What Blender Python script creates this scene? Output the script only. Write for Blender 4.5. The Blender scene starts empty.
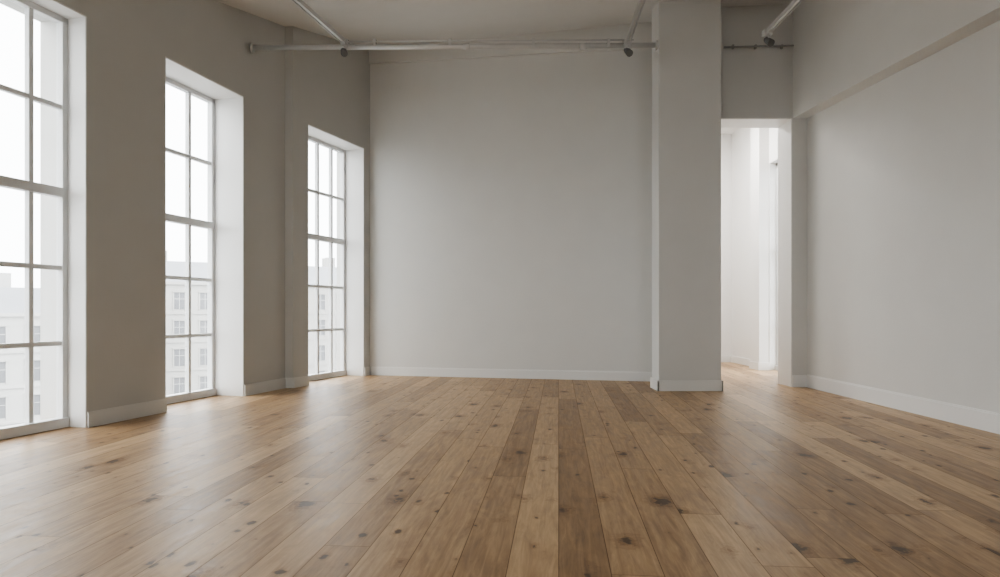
import bpy, bmesh, math, random
from mathutils import Vector, Matrix
random.seed(4)
S=bpy.context.scene
col=S.collection
# ---------------- materials ----------------
def newmat(name):
    m=bpy.data.materials.new(name); m.use_nodes=True
    nt=m.node_tree; b=nt.nodes['Principled BSDF']
    return m,nt,b
def N(nt,t,**k):
    n=nt.nodes.new(t)
    for a,v in k.items(): setattr(n,a,v)
    return n
def paint(name,c,rough=.6,var=.04,bump=.05,scale=3.0,spec=.4):
    m,nt,b=newmat(name)
    tc=N(nt,'ShaderNodeTexCoord')
    no=N(nt,'ShaderNodeTexNoise'); no.inputs['Scale'].default_value=scale; no.inputs['Detail'].default_value=5
    nt.links.new(tc.outputs['Object'],no.inputs['Vector'])
    mx=N(nt,'ShaderNodeMix',data_type='RGBA')
    mx.inputs[6].default_value=(*[x*(1-var) for x in c],1); mx.inputs[7].default_value=(*[min(1,x*(1+var)) for x in c],1)
    nt.links.new(no.outputs['Fac'],mx.inputs[0]); nt.links.new(mx.outputs[2],b.inputs['Base Color'])
    n2=N(nt,'ShaderNodeTexNoise'); n2.inputs['Scale'].default_value=scale*18; n2.inputs['Detail'].default_value=4
    nt.links.new(tc.outputs['Object'],n2.inputs['Vector'])
    bp=N(nt,'ShaderNodeBump'); bp.inputs['Strength'].default_value=bump; bp.inputs['Distance'].default_value=.01
    nt.links.new(n2.outputs['Fac'],bp.inputs['Height']); nt.links.new(bp.outputs['Normal'],b.inputs['Normal'])
    b.inputs['Roughness'].default_value=rough
    b.inputs['Specular IOR Level'].default_value=spec
    return m
M_wall=paint('wall_paint',(.70,.695,.67),.38,.03,.12,3,.6)
M_col=paint('column_paint',(.62,.615,.595),.5,.03,.12)
M_wallL=paint('wall_paint_left_shaded',(.555,.552,.53),.5,.03,.12)  # wall paint darkened, shade of the unlit window side put into the colour
M_ceil=paint('ceiling_paint',(.70,.695,.675),.7,.03,.08)
M_white=paint('trim_white',(.80,.795,.78),.4,.01,.02)
M_frame=paint('window_frame_paint',(.70,.71,.71),.45,.02,.02)
M_hall=paint('hall_white',(.82,.81,.79),.6,.01,.05)
M_metal=paint('galvanised_metal',(.62,.62,.61),.4,.08,.02); M_metal.node_tree.nodes['Principled BSDF'].inputs['Metallic'].default_value=.4
M_dark=paint('dark_metal',(.16,.16,.16),.45,.05,.02)
M_grey=paint('grey_metal',(.32,.32,.31),.45,.05,.02)
M_fac=paint('facade_stone',(.40,.395,.38),.9,.1,.1,.6)
M_fac2=paint('facade_stone_light',(.46,.46,.45),.9,.1,.1,.6)
M_roof=paint('zinc_roof',(.33,.34,.36),.7,.1,.05,.6)
M_pane=paint('facade_window_dark',(.17,.175,.185),.4,.2,.0,.6)
M_ground=paint('street_asphalt',(.3,.3,.3),.9,.1,.1,.5)

def glassmat():
    m=bpy.data.materials.new('window_glass'); m.use_nodes=True; nt=m.node_tree
    nt.nodes.clear()
    o=N(nt,'ShaderNodeOutputMaterial'); t=N(nt,'ShaderNodeBsdfTransparent'); g=N(nt,'ShaderNodeBsdfGlossy')
    t.inputs[0].default_value=(.95,.96,.96,1); g.inputs['Roughness'].default_value=.03
    x=N(nt,'ShaderNodeMixShader'); x.inputs[0].default_value=.06
    nt.links.new(t.outputs[0],x.inputs[1]); nt.links.new(g.outputs[0],x.inputs[2]); nt.links.new(x.outputs[0],o.inputs[0])
    return m
M_glass=glassmat()

def floormat():
    m,nt,b=newmat('oak_planks')
    L=nt.links.new
    def math_(op,a,bb=None,c=None):
        n=N(nt,'ShaderNodeMath',operation=op)
        for i,v in enumerate((a,bb,c)):
            if v is None: continue
            if isinstance(v,(int,float)): n.inputs[i].default_value=v
            else: L(v,n.inputs[i])
        return n.outputs[0]
    tc=N(nt,'ShaderNodeTexCoord'); mp=N(nt,'ShaderNodeMapping')
    mp.inputs['Rotation'].default_value=(0,0,math.atan(.088))
    L(tc.outputs['Object'],mp.inputs['Vector'])
    sp=N(nt,'ShaderNodeSeparateXYZ'); L(mp.outputs[0],sp.inputs[0])
    W=.2; LEN=2.8
    u=math_('DIVIDE',sp.outputs[0],W); row=math_('FLOOR',u); fu=math_('FRACT',u)
    wn=N(nt,'ShaderNodeTexWhiteNoise',noise_dimensions='1D'); L(row,wn.inputs['W'])
    v=math_('ADD',math_('DIVIDE',sp.outputs[1],LEN),math_('MULTIPLY',wn.outputs['Value'],7.3))
    cl=math_('FLOOR',v); fv=math_('FRACT',v)
    cb=N(nt,'ShaderNodeCombineXYZ'); L(row,cb.inputs[0]); L(cl,cb.inputs[1])
    w2=N(nt,'ShaderNodeTexWhiteNoise',noise_dimensions='2D'); L(cb.outputs[0],w2.inputs['Vector'])
    tone=w2.outputs['Value']
    off=N(nt,'ShaderNodeVectorMath',operation='SCALE'); L(w2.outputs['Color'],off.inputs[0]); off.inputs['Scale'].default_value=37
    pc=N(nt,'ShaderNodeVectorMath',operation='ADD'); L(mp.outputs[0],pc.inputs[0]); L(off.outputs[0],pc.inputs[1])
    def mapscale(vec,s):
        n=N(nt,'ShaderNodeVectorMath',operation='MULTIPLY'); L(vec,n.inputs[0]); n.inputs[1].default_value=s; return n.outputs[0]
    def noise(vec,scale,detail=4,dist=0,rough=.5):
        n=N(nt,'ShaderNodeTexNoise'); L(vec,n.inputs['Vector']); n.inputs['Scale'].default_value=scale; n.inputs['Detail'].default_value=detail
        n.inputs['Distortion'].default_value=dist; n.inputs['Roughness'].default_value=rough; return n.outputs['Fac']
    g1=noise(mapscale(pc.outputs[0],(1,.06,1)),38,6,.8,.65)
    g2=noise(mapscale(pc.outputs[0],(1,.25,1)),8,5,2.2,.6)
    def mr(val,a,b_,c,dd):
        n=N(nt,'ShaderNodeMapRange',interpolation_type='SMOOTHSTEP'); L(val,n.inputs[0])
        for i,x in enumerate((a,b_,c,dd)):
            n.inputs[i+1].default_value=x
        return n.outputs[0]
    kn_n=noise(pc.outputs[0],26,4,.3)
    def knots(scale,pw,amp,seed,sub):
        vv=N(nt,'ShaderNodeVectorMath',operation='ADD'); L(mapscale(pc.outputs[0],(1,.6,0)),vv.inputs[0]); vv.inputs[1].default_value=(seed,seed*2.3,0)
        vo=N(nt,'ShaderNodeTexVoronoi',feature='F1',voronoi_dimensions='2D'); L(vv.outputs[0],vo.inputs['Vector']); vo.inputs['Scale'].default_value=scale
        d=math_('ADD',vo.outputs['Distance'],math_('MULTIPLY',math_('SUBTRACT',kn_n,.5),.3))
        sepc=N(nt,'ShaderNodeSeparateColor'); L(vo.outputs['Color'],sepc.inputs[0])
        size=math_('SUBTRACT',math_('MULTIPLY',math_('POWER',sepc.outputs[0],pw),amp),sub)
        return math_('SUBTRACT',d,size)
    ds=knots(2.9,2.2,.17,0.0,.07); ds2=knots(7.5,3.0,.24,11.0,.12)
    knot=math_('MAXIMUM',mr(ds,-.02,.035,1,0),mr(ds2,-.025,.05,1,0))
    halo=math_('MAXIMUM',mr(ds,0,.22,1,0),math_('MULTIPLY',mr(ds2,0,.2,1,0),.5))
    rings=math_('ADD',math_('MULTIPLY',math_('SINE',math_('ADD',math_('MULTIPLY',ds,75),math_('MULTIPLY',g1,9))),.5),.5)
    ramp=N(nt,'ShaderNodeValToRGB'); e=ramp.color_ramp.elements
    e[0].position=0; e[0].color=(.20,.118,.058,1); e[1].position=1; e[1].color=(.63,.455,.275,1)
    x=e.new(.33); x.color=(.335,.212,.113,1); x=e.new(.66); x.color=(.48,.325,.183,1)
    val=math_('ADD',math_('MULTIPLY',tone,.5),math_('ADD',math_('MULTIPLY',g2,.95),math_('MULTIPLY',g1,1.05)))
    val=math_('SUBTRACT',val,.75)
    L(val,ramp.inputs[0])
    m1=N(nt,'ShaderNodeMix',data_type='RGBA',blend_type='MULTIPLY'); L(math_('MULTIPLY',halo,math_('ADD',math_('MULTIPLY',rings,.5),.3)),m1.inputs[0]); L(ramp.outputs[0],m1.inputs[6]); m1.inputs[7].default_value=(.48,.36,.26,1)
    m2=N(nt,'ShaderNodeMix',data_type='RGBA'); L(math_('MULTIPLY',knot,.85),m2.inputs[0]); L(m1.outputs[2],m2.inputs[6]); m2.inputs[7].default_value=(.06,.034,.02,1)
    eu=math_('MULTIPLY',math_('MINIMUM',fu,math_('SUBTRACT',1,fu)),W)
    ev=math_('MULTIPLY',math_('MINIMUM',fv,math_('SUBTRACT',1,fv)),LEN)
    ed=math_('MINIMUM',eu,ev)
    seam=mr(ed,.0006,.0028,1,0)
    m3=N(nt,'ShaderNodeMix',data_type='RGBA'); L(math_('MULTIPLY',seam,.7),m3.inputs[0]); L(m2.outputs[2],m3.inputs[6]); m3.inputs[7].default_value=(.07,.042,.026,1)
    L(m3.outputs[2],b.inputs['Base Color'])
    rg=math_('ADD',math_('MULTIPLY',g2,.3),.27); rg=math_('ADD',rg,math_('MULTIPLY',seam,.3)); L(rg,b.inputs['Roughness'])
    b.inputs['Specular IOR Level'].default_value=.42
    bp=N(nt,'ShaderNodeBump'); bp.inputs['Strength'].default_value=.35; bp.inputs['Distance'].default_value=.002
    hgt=math_('SUBTRACT',math_('MULTIPLY',g1,.6),math_('ADD',math_('MULTIPLY',seam,.3),math_('MULTIPLY',knot,.3)))
    L(hgt,bp.inputs['Height']); L(bp.outputs[0],b.inputs['Normal'])
    return m
M_floor=floormat()

# ---------------- mesh helpers ----------------
class MB:
    def __init__(s): s.bm=bmesh.new(); s.mats=[]
    def mi(s,m):
        if m not in s.mats: s.mats.append(m)
        return s.mats.index(m)
    def prism(s,pts,z0,z1,mat):
        f0=z0 if callable(z0) else (lambda x,y:z0); f1=z1 if callable(z1) else (lambda x,y:z1)
        a=[s.bm.verts.new((x,y,f0(x,y))) for x,y in pts]; b=[s.bm.verts.new((x,y,f1(x,y))) for x,y in pts]
        n=len(pts); fs=[s.bm.faces.new(a[::-1]),s.bm.faces.new(b)]
        for i in range(n): fs.append(s.bm.faces.new((a[i],a[(i+1)%n],b[(i+1)%n],b[i])))
        k=s.mi(mat)
        for f in fs: f.material_index=k
    def box(s,x0,x1,y0,y1,z0,z1,mat): s.prism([(x0,y0),(x1,y0),(x1,y1),(x0,y1)],z0,z1,mat)
    def cyl(s,p,q,r,mat,seg=16,r2=None):
        p=Vector(p);q=Vector(q);d=(q-p); L=d.length
        M=Matrix.Translation((p+q)/2)@d.to_track_quat('Z','Y').to_matrix().to_4x4()
        res=bmesh.ops.create_cone(s.bm,cap_ends=True,segments=seg,radius1=r,radius2=r if r2 is None else r2,depth=L,matrix=M)
        k=s.mi(mat)
        for f in {f for v in res['verts'] for f in v.link_faces}:
            f.material_index=k; f.smooth=len(f.verts)==4
    def sphere(s,p,r,mat):
        res=bmesh.ops.create_uvsphere(s.bm,u_segments=16,v_segments=10,radius=r,matrix=Matrix.Translation(p))
        k=s.mi(mat)
        for f in {f for v in res['verts'] for f in v.link_faces}: f.material_index=k; f.smooth=True
    def done(s,name,parent=None,bevel=0):
        bmesh.ops.recalc_face_normals(s.bm,faces=s.bm.faces)
        me=bpy.data.meshes.new(name); s.bm.to_mesh(me); s.bm.free()
        for m in s.mats: me.materials.append(m)
        o=bpy.data.objects.new(name,me); col.objects.link(o)
        if parent: o.parent=parent
        if bevel:
            b=o.modifiers.new('bev','BEVEL'); b.width=bevel; b.segments=2; b.limit_method='ANGLE'
        return o
def empty(name,loc=(0,0,0)):
    e=bpy.data.objects.new(name,None); e.location=(0,0,0); col.objects.link(e); return e

def cplane(x,y): return 4.95+.2*(y-8.44)+.05*(x-2.4)
def ceilz(x,y): return cplane(x,max(y,7.2))
WT=5.55
T=.5
class Line:
    def __init__(s,ox,oy,ux,uy):
        l=math.hypot(ux,uy); s.o=(ox,oy); s.u=(ux/l,uy/l); s.n=(-uy/l,ux/l)
    def P(s,a,d=0): return (s.o[0]+a*s.u[0]+d*s.n[0], s.o[1]+a*s.u[1]+d*s.n[1])
    def quad(s,a,b,d0,d1): return [s.P(a,d0),s.P(b,d0),s.P(b,d1),s.P(a,d1)]
WL=Line(-2.83,8.78,.24,.9708)
W3=Line(-2.724,8.78,.66,1.81)
HW=3.56
# ---------------- left wall ----------------
main_open=[(-4.46,-3.10,.19,4),(-2.17,-.885,.385,3)]
back_open=[(-6.9,-5.56,.3,3),(-9.6,-8.26,.3,3)]  # windows out of view, added to brighten the room
allop=sorted(main_open+back_open)
mb=MB()
s_prev=-13.4
for (a,b,r,c) in allop:
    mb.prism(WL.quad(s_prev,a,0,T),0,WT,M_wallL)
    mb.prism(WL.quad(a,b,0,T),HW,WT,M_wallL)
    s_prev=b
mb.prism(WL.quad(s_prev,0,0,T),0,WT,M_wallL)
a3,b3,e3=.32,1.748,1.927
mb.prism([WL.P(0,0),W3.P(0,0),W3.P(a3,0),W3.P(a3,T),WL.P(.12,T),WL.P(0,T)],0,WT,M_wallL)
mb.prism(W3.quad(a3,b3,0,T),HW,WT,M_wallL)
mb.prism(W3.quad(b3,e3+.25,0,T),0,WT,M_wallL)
mb.done('wall_left')
def reveal(line,a,b,r,name):  # white lining puts the window light on the jambs into the colour
    m=MB(); t=.012
    m.prism(line.quad(b-t,b-.0005,.002,r),0.001,HW-.0005,M_white)
    m.prism(line.quad(a+.0005,a+t,.002,r),0.001,HW-.0005,M_white)
    m.prism(line.quad(a+t,b-t,.002,r),HW-t,HW-.0005,M_white)
    return m
def window(line,a,b,r,cols,idx,thick=2.03):
    e=empty('window_%d'%idx)
    reveal(line,a,b,r,'').done('reveal_lining',e)
    m=MB(); fw=.05; d0,d1=r,r+.07
    a0,b0=a+.012,b-.012
    z0,z1=.002,HW-.012
    m.prism(line.quad(a0,a0+fw,d0,d1),z0,z1,M_frame)
    m.prism(line.quad(b0-fw,b0,d0,d1),z0,z1,M_frame)
    m.prism(line.quad(a0,b0,d0,d1),z1-fw,z1,M_frame)
    m.prism(line.quad(a0,b0,d0-.02,d1),z0,z0+.085,M_frame)
    m.prism(line.quad(a0+fw,b0-fw,d0-.008,d1),thick-.04,thick+.04,M_frame)
    for i in range(1,cols):
        c=a0+(b0-a0)*i/cols
        m.prism(line.quad(c-.021,c+.021,d0+.01,d1-.01),z0+.08,z1-fw,M_frame)
    for z in (.73,1.38,2.77):
        m.prism(line.quad(a0+fw,b0-fw,d0+.012,d1-.012),z-.02,z+.02,M_frame)
    m.done('frame',e,.004)
    g=MB(); g.prism(line.quad(a0+.02,b0-.02,r+.034,r+.038),z0+.02,z1-.02,M_glass); g.done('glass',e)
wi=1
for op in main_open: window(WL,*op,wi); wi+=1
window(W3,a3,b3,.327,4,wi,2.1); wi+=1
for op in back_open: window(WL,*op,wi); wi+=1

# ---------------- back wall ----------------
P0=(-2.064,10.59); P1=(2.45,9.56)
dx,dy=P1[0]-P0[0],P1[1]-P0[1]; l=math.hypot(dx,dy); bu=(dx/l,dy/l); bn=(-bu[1],bu[0])
def BP(a,d): return (P0[0]+a*bu[0]+d*bn[0],P0[1]+a*bu[1]+d*bn[1])
def bq(a,b,d0,d1): return [BP(a,d0),BP(b,d0),BP(b,d1),BP(a,d1)]
mb=MB()
mb.prism(bq(-.0,l,0,.3),0,WT,M_wall)
mb.done('wall_back')
def hz(x,y): return 4.93-.03*(x+2)
mb=MB(); mb.prism(bq(.0,l-.18,-.05,-.0005),hz,WT,M_wall); mb.done('trim_2')
# ---------------- door wall -------------
mb=MB()
mb.box(2.3,2.8,8.83,9.95,0,WT,M_col)
mb.box(2.8,3.9,8.9,9.32,3.59,WT,M_col)
mb.box(3.9,4.5,8.9,9.32,0,WT,M_wall)
mb.done('wall_doorway')
mb=MB()
mb.box(3.885,3.8995,8.895,9.33,.001,3.589,M_white)
mb.box(2.8005,3.885,8.895,9.33,3.575,3.589,M_white)
mb.done('trim_1')
# ---------------- right wall ----------
mb=MB(); mb.prism([(4.12,-4.2),(4.42,-4.2),(4.42,8.9),(4.10,8.9)],0,WT,M_wall); mb.done('wall_right')
def bz(x,y): return 3.585+.055*(y-8.9)
mb=MB(); mb.prism([(3.9,-4.2),(4.115,-4.2),(4.10,8.895),(3.905,8.895)],bz,WT,M_wall); mb.done('ceiling_beam')
# ---------------- unseen rear wall, its windows added for front light
mb=MB()
RY=-4.2
mb.box(-6.6,-4.6,RY-.4,RY,0,WT,M_wall); mb.box(-3.0,1.0,RY-.4,RY,0,WT,M_wall); mb.box(2.6,4.5,RY-.4,RY,0,WT,M_wall)
for a,b in ((-4.6,-3.0),(1.0,2.6)): mb.box(a,b,RY-.4,RY,3.56,WT,M_wall)
mb.done('wall_front')
RL=Line(0,RY,-1,0)
for a,b in ((-2.6,-1.0),(3.0,4.6)):
    window(RL,a,b,.2,4,wi); wi+=1
# ---------------- pillar ----------------
mb=MB(); mb.prism([(2.01,8.44),(2.80,8.44),(2.80,8.825),(2.01,8.825)],0,WT,M_col); mb.done('column',None,.006)
# ---------------- floor / ceiling ----------------
mb=MB(); mb.prism([(-6.8,-4.7),(5.0,-4.7),(5.0,14.2),(-1.5,14.2),(-2.7,11.1),W3.P(.3,T),WL.P(0,T),WL.P(-13.6,T)],-.2,0,M_floor)
fl=mb.done('floor')
ct=lambda x,y: ceilz(x,y)+.3
mb=MB()
mb.prism([(-4,7.2),(4.6,7.2),(4.6,9.7),(2.4,10.0),(-2.6,11.2),W3.P(.3,T),WL.P(0,T)],ceilz,ct,M_ceil)
mb.prism([(-6.9,-4.7),(4.6,-4.7),(4.6,7.2),(-4.0,7.2)],ceilz,ct,M_ceil)
mb.done('ceiling')
# ---------------- adjoining hall ----------------
HH=4.55
mb=MB()
mb.box(4.62,4.9,9.33,10.45,0,HH,M_hall)
mb.box(4.62,4.9,10.45,11.45,HW,HH,M_hall)
mb.box(4.62,4.9,11.45,13.3,0,HH,M_hall)
mb.box(4.45,4.62,11.45,11.85,0,HH,M_hall)
mb.box(4.5,4.62,9.33,9.4,0,HH,M_hall)
mb.done('wall_hall_right')
HL=Line(4.62,0,0,-1)
window(HL,-11.45,-10.45,.12,2,wi); wi+=1
mb=MB(); mb.box(2.3,4.9,13.3,13.5,0,HH,M_hall); mb.done('wall_hall_back')
mb=MB(); mb.box(2.1,2.3,9.95,13.5,0,HH,M_hall); mb.done('wall_hall_left')
mb=MB(); mb.prism([(2.6,9.321),(4.9,9.321),(4.9,13.5),(2.1,13.5),(2.1,9.96),(2.6,9.96)],HH,HH+.15,M_hall); mb.done('ceiling_hall')
mb=MB(); mb.box(4.6,4.6195,9.41,10.45,0,.13,M_white); mb.box(4.6,4.6195,11.86,13.28,0,.13,M_white); mb.box(4.43,4.4495,11.43,11.86,0,.13,M_white); mb.box(4.45,4.62,11.43,11.4495,0,.13,M_white);mb.box(2.32,4.6,13.28,13.2995,0,.13,M_white); mb.done('baseboard_hall')
mb=MB(); mb.cyl((3.3,11.3,HH-.001),(3.3,11.3,HH-.04),.22,M_white,32); hl=mb.done('hall_added_lamp')  # unseen disc added to go with the hall fill light
# ---------------- baseboards ----------------
H=.135; t=.02
mb=MB()
def bbseg(line,a,b): mb.prism(line.quad(a,b,-t,-.0005),0,H-.012,M_wall); mb.prism(line.quad(a,b,-t*.55,-.0005),H-.012,H,M_wall)
prev=-13.2
for (a,b,r,c) in allop: bbseg(WL,prev,a); prev=b
bbseg(WL,prev,-.02)
mb.prism([(-2.83,8.76),(-2.70,8.76),(-2.724,8.7795),(-2.83,8.7795)],0,H,M_wall)
bbseg(W3,.0,a3); bbseg(W3,b3,e3-.03)
mb.done('baseboard_left')
mb=MB(); mb.prism(bq(.03,l-.2,-t,-.0005),0,H-.012,M_white); mb.prism(bq(.03,l-.2,-t*.5,-.0005),H-.012,H,M_white); mb.done('baseboard_back')
mb=MB()
mb.box(1.99,2.82,8.42,8.4395,0,H,M_wall); mb.box(1.99,2.0095,8.42,8.84,0,H,M_wall); mb.box(2.8005,2.82,8.42,8.84,0,H,M_wall)
mb.done('baseboard_column',None,.004)
mb=MB(); mb.prism([(4.095,-4.1),(4.1195,-4.1),(4.0995,8.88),(4.078,8.88)],0,.155,M_white); mb.prism([(4.105,-4.1),(4.1195,-4.1),(4.0995,8.88),(4.088,8.88)],.155,.168,M_white); mb.done('baseboard_right')
mb=MB(); mb.box(3.90,4.078,8.878,8.8995,0,.155,M_white); mb.done('baseboard_doorway')

# ---------------- pipe + tracks ----------------
mb=MB()
PZ=4.17; PY=8.0
mb.cyl((-2.985,PY,PZ),(1.87,PY,PZ+.03),.03,M_metal,20)
mb.cyl((-2.985,PY,PZ),(-2.955,PY,PZ),.055,M_metal,20)
for x in (-1.86,-.4,1.0,1.53): mb.cyl((x-.04,PY,PZ+.01),(x+.04,PY,PZ+.02),.038,M_metal,20)
mb.cyl((1.86,PY,PZ+.03),(1.885,PY,PZ+.03),.055,M_metal,20)
mb.cyl((-1.86,PY-.02,PZ+.065),(1.6,PY-.02,PZ+.085),.009,M_metal,10)
for x in (-1.5,-.6,.4,1.3): mb.box(x-.015,x+.015,PY-.035,PY+.03,PZ+.0,PZ+.1,M_metal)
mb.done('ceiling_pipe')

def track(p,q,idx,spot=True):
    p=Vector(p);q=Vector(q); e=empty('track_light')
    m=MB(); d=(q-p).normalized()
    def bar(off,w,z0,z1,mat):
        o=Vector((d.y,-d.x,0))
        a=p+o*(off-w);b=p+o*(off+w);c=q+o*(off+w);dd=q+o*(off-w)
        m.prism([(a.x,a.y),(b.x,b.y),(c.x,c.y),(dd.x,dd.y)],p.z+z0,p.z+z1,mat)
    bar(0,.028,.02,.03,M_metal); bar(-.025,.004,-.018,.02,M_metal); bar(.025,.004,-.018,.02,M_metal); bar(0,.012,-.008,.02,M_metal)
    m.done('rail',e)
    h=MB()
    for tt in (2.2,4.2):
        c=p+d*tt
        h.cyl((c.x,c.y,c.z+.025),(c.x,c.y,ceilz(c.x,c.y)+.01),.006,M_metal,8)
    h.done('hanger_rods',e)
    if spot:
        s=MB(); c=p+d*.03
        s.box(c.x-.028,c.x+.028,c.y-.05,c.y+.05,c.z-.045,c.z+.0,M_metal)
        s.cyl((c.x,c.y,c.z-.04),(c.x,c.y,c.z-.08),.012,M_metal,12)
        s.cyl((c.x-.01,c.y+.03,c.z-.085),(c.x+.015,c.y-.04,c.z-.15),.034,M_dark,20,.042)
        s.sphere((c.x-.01,c.y+.03,c.z-.083),.034,M_dark)
        s.done('spot_head',e)
    s=MB(); s.box(p.x-.045,p.x+.045,p.y-.03,p.y+.06,p.z-.02,p.z+.035,M_metal); s.done('clamp',e)
TZ=PZ+.055
track((-1.86,PY-.0,TZ),(-2.9,PY-4.6,TZ),1)
track((1.53,PY,TZ),(1.3,PY-4.6,TZ),2)
track((3.09,7.7,TZ),(3.09,3.1,TZ),3)
mb=MB(); mb.cyl((2.98,8.86,4.52),(3.9,8.86,4.54),.012,M_grey,10)
for x in (3.1,3.4,3.75): mb.box(x-.012,x+.012,8.86,8.8995,4.505,4.555,M_grey)
mb.done('conduit_pipe')

# ---------------- outside ----------------
def building(name,cx,cy,w,dp,zt,rot,nf,mat,mans=True,zb=-14):
    m=MB()
    m.box(-w/2,w/2,-dp/2,dp/2,zb,zt,mat)
    fh=3.1
    m.box(-w/2-.25,w/2+.25,-dp/2-.25,dp/2+.25,zt,zt+.3,mat)
    if mans:
        a=[(-w/2,-dp/2),(w/2,-dp/2),(w/2,dp/2),(-w/2,dp/2)]
        b=[(x*.93,y*.8) for x,y in a]
        va=[m.bm.verts.new((x,y,zt+.3)) for x,y in a]; vb=[m.bm.verts.new((x,y,zt+2.6)) for x,y in b]
        k=m.mi(M_roof)
        for i in range(4): m.bm.faces.new((va[i],va[(i+1)%4],vb[(i+1)%4],vb[i])).material_index=k
        m.bm.faces.new(vb).material_index=k
        for i in range(4): m.box(-w/2+2+i*w/4,-w/2+3.1+i*w/4,-1,1,zt+2.5,zt+4.0,mat)
    n=int(w/2.6)
    nfl=int((zt-zb)/fh)
    for f in range(nfl):
        z=zt-.9-f*fh
        m.box(-w/2-.1,w/2+.1,-dp/2-.12,-dp/2,z-2.35,z-2.15,mat)
        for i in range(n):
            x=-w/2+(i+.5)*w/n
            m.box(x-.52,x+.52,-dp/2-.03,-dp/2+.0,z-1.8,z,M_pane)
            m.box(x-.66,x-.52,-dp/2-.1,-dp/2,z-1.9,z+.1,mat); m.box(x+.52,x+.66,-dp/2-.1,-dp/2,z-1.9,z+.1,mat)
            m.box(x-.7,x+.7,-dp/2-.15,-dp/2,z+.05,z+.2,mat)
            m.box(x-.03,x+.03,-dp/2-.06,-dp/2,z-1.8,z,M_fac2); m.box(x-.52,x+.52,-dp/2-.06,-dp/2,z-.7,z-.64,M_fac2)
    o=m.done(name); o.location=(cx,cy,0); o.rotation_euler=(0,0,rot); return o
building('apartment_building',-48,60,26,9,.6,math.radians(50),6,M_fac2)
building('apartment_building',-30,82,26,10,4.0,math.radians(32),6,M_fac)
building('apartment_building',-68,50,26,9,3.6,math.radians(62),6,M_fac)
building('apartment_building',-60,14,30,9,2.0,math.radians(85),6,M_fac2)
mb=MB(); mb.box(-140,60,-80,160,-14.4,-14,M_ground); mb.done('street_ground')

# ---------------- lights ----------------
w=bpy.data.worlds.new('sky'); S.world=w; w.use_nodes=True; nt=w.node_tree
bg=nt.nodes['Background']
tc=N(nt,'ShaderNodeTexCoord'); sp=N(nt,'ShaderNodeSeparateXYZ'); nt.links.new(tc.outputs['Generated'],sp.inputs[0])
rp=N(nt,'ShaderNodeValToRGB'); rp.color_ramp.elements[0].color=(.93,.95,.97,1); rp.color_ramp.elements[1].color=(1,1,1,1); rp.color_ramp.elements[0].position=.0; rp.color_ramp.elements[1].position=.6
nt.links.new(sp.outputs[2],rp.inputs[0]); nt.links.new(rp.outputs[0],bg.inputs[0]); bg.inputs[1].default_value=8.2
def portal(line,a,b):
    L=bpy.data.lights.new('sky_portal','AREA'); L.shape='RECTANGLE'; L.size=b-a; L.size_y=HW; L.cycles.is_portal=True
    o=bpy.data.objects.new('sky_portal',L); col.objects.link(o)
    p=line.P((a+b)/2,T+.02); o.location=(*p,HW/2)
    o.rotation_euler=Vector((-line.n[0],-line.n[1],0)).to_track_quat('-Z','Y').to_euler()
for op in allop: portal(WL,op[0],op[1])
portal(W3,a3,b3); portal(HL,-11.45,-10.45)
for a,b in ((-2.6,-1.0),(3.0,4.6)): portal(RL,a,b)
L=bpy.data.lights.new('hall_fill_light','AREA'); L.shape='DISK'; L.size=.4; L.energy=115; L.color=(1,.98,.96)  # area light added to brighten the hall
o=bpy.data.objects.new('hall_fill_light',L); col.objects.link(o); o.location=(3.3,11.3,HH-.05)

# ---------------- camera ----------------
cd=bpy.data.cameras.new('camera'); cam=bpy.data.objects.new('camera',cd); col.objects.link(cam)
cam.location=(0,0,1); cam.rotation_euler=(math.pi/2,0,0); cd.lens=24.01; cd.sensor_width=36; cd.shift_y=.0235; cd.clip_end=400
S.camera=cam
S.view_settings.view_transform='AgX'
try: S.view_settings.look='AgX - Medium High Contrast'
except Exception as ex: print(ex)
S.view_settings.exposure=0.05
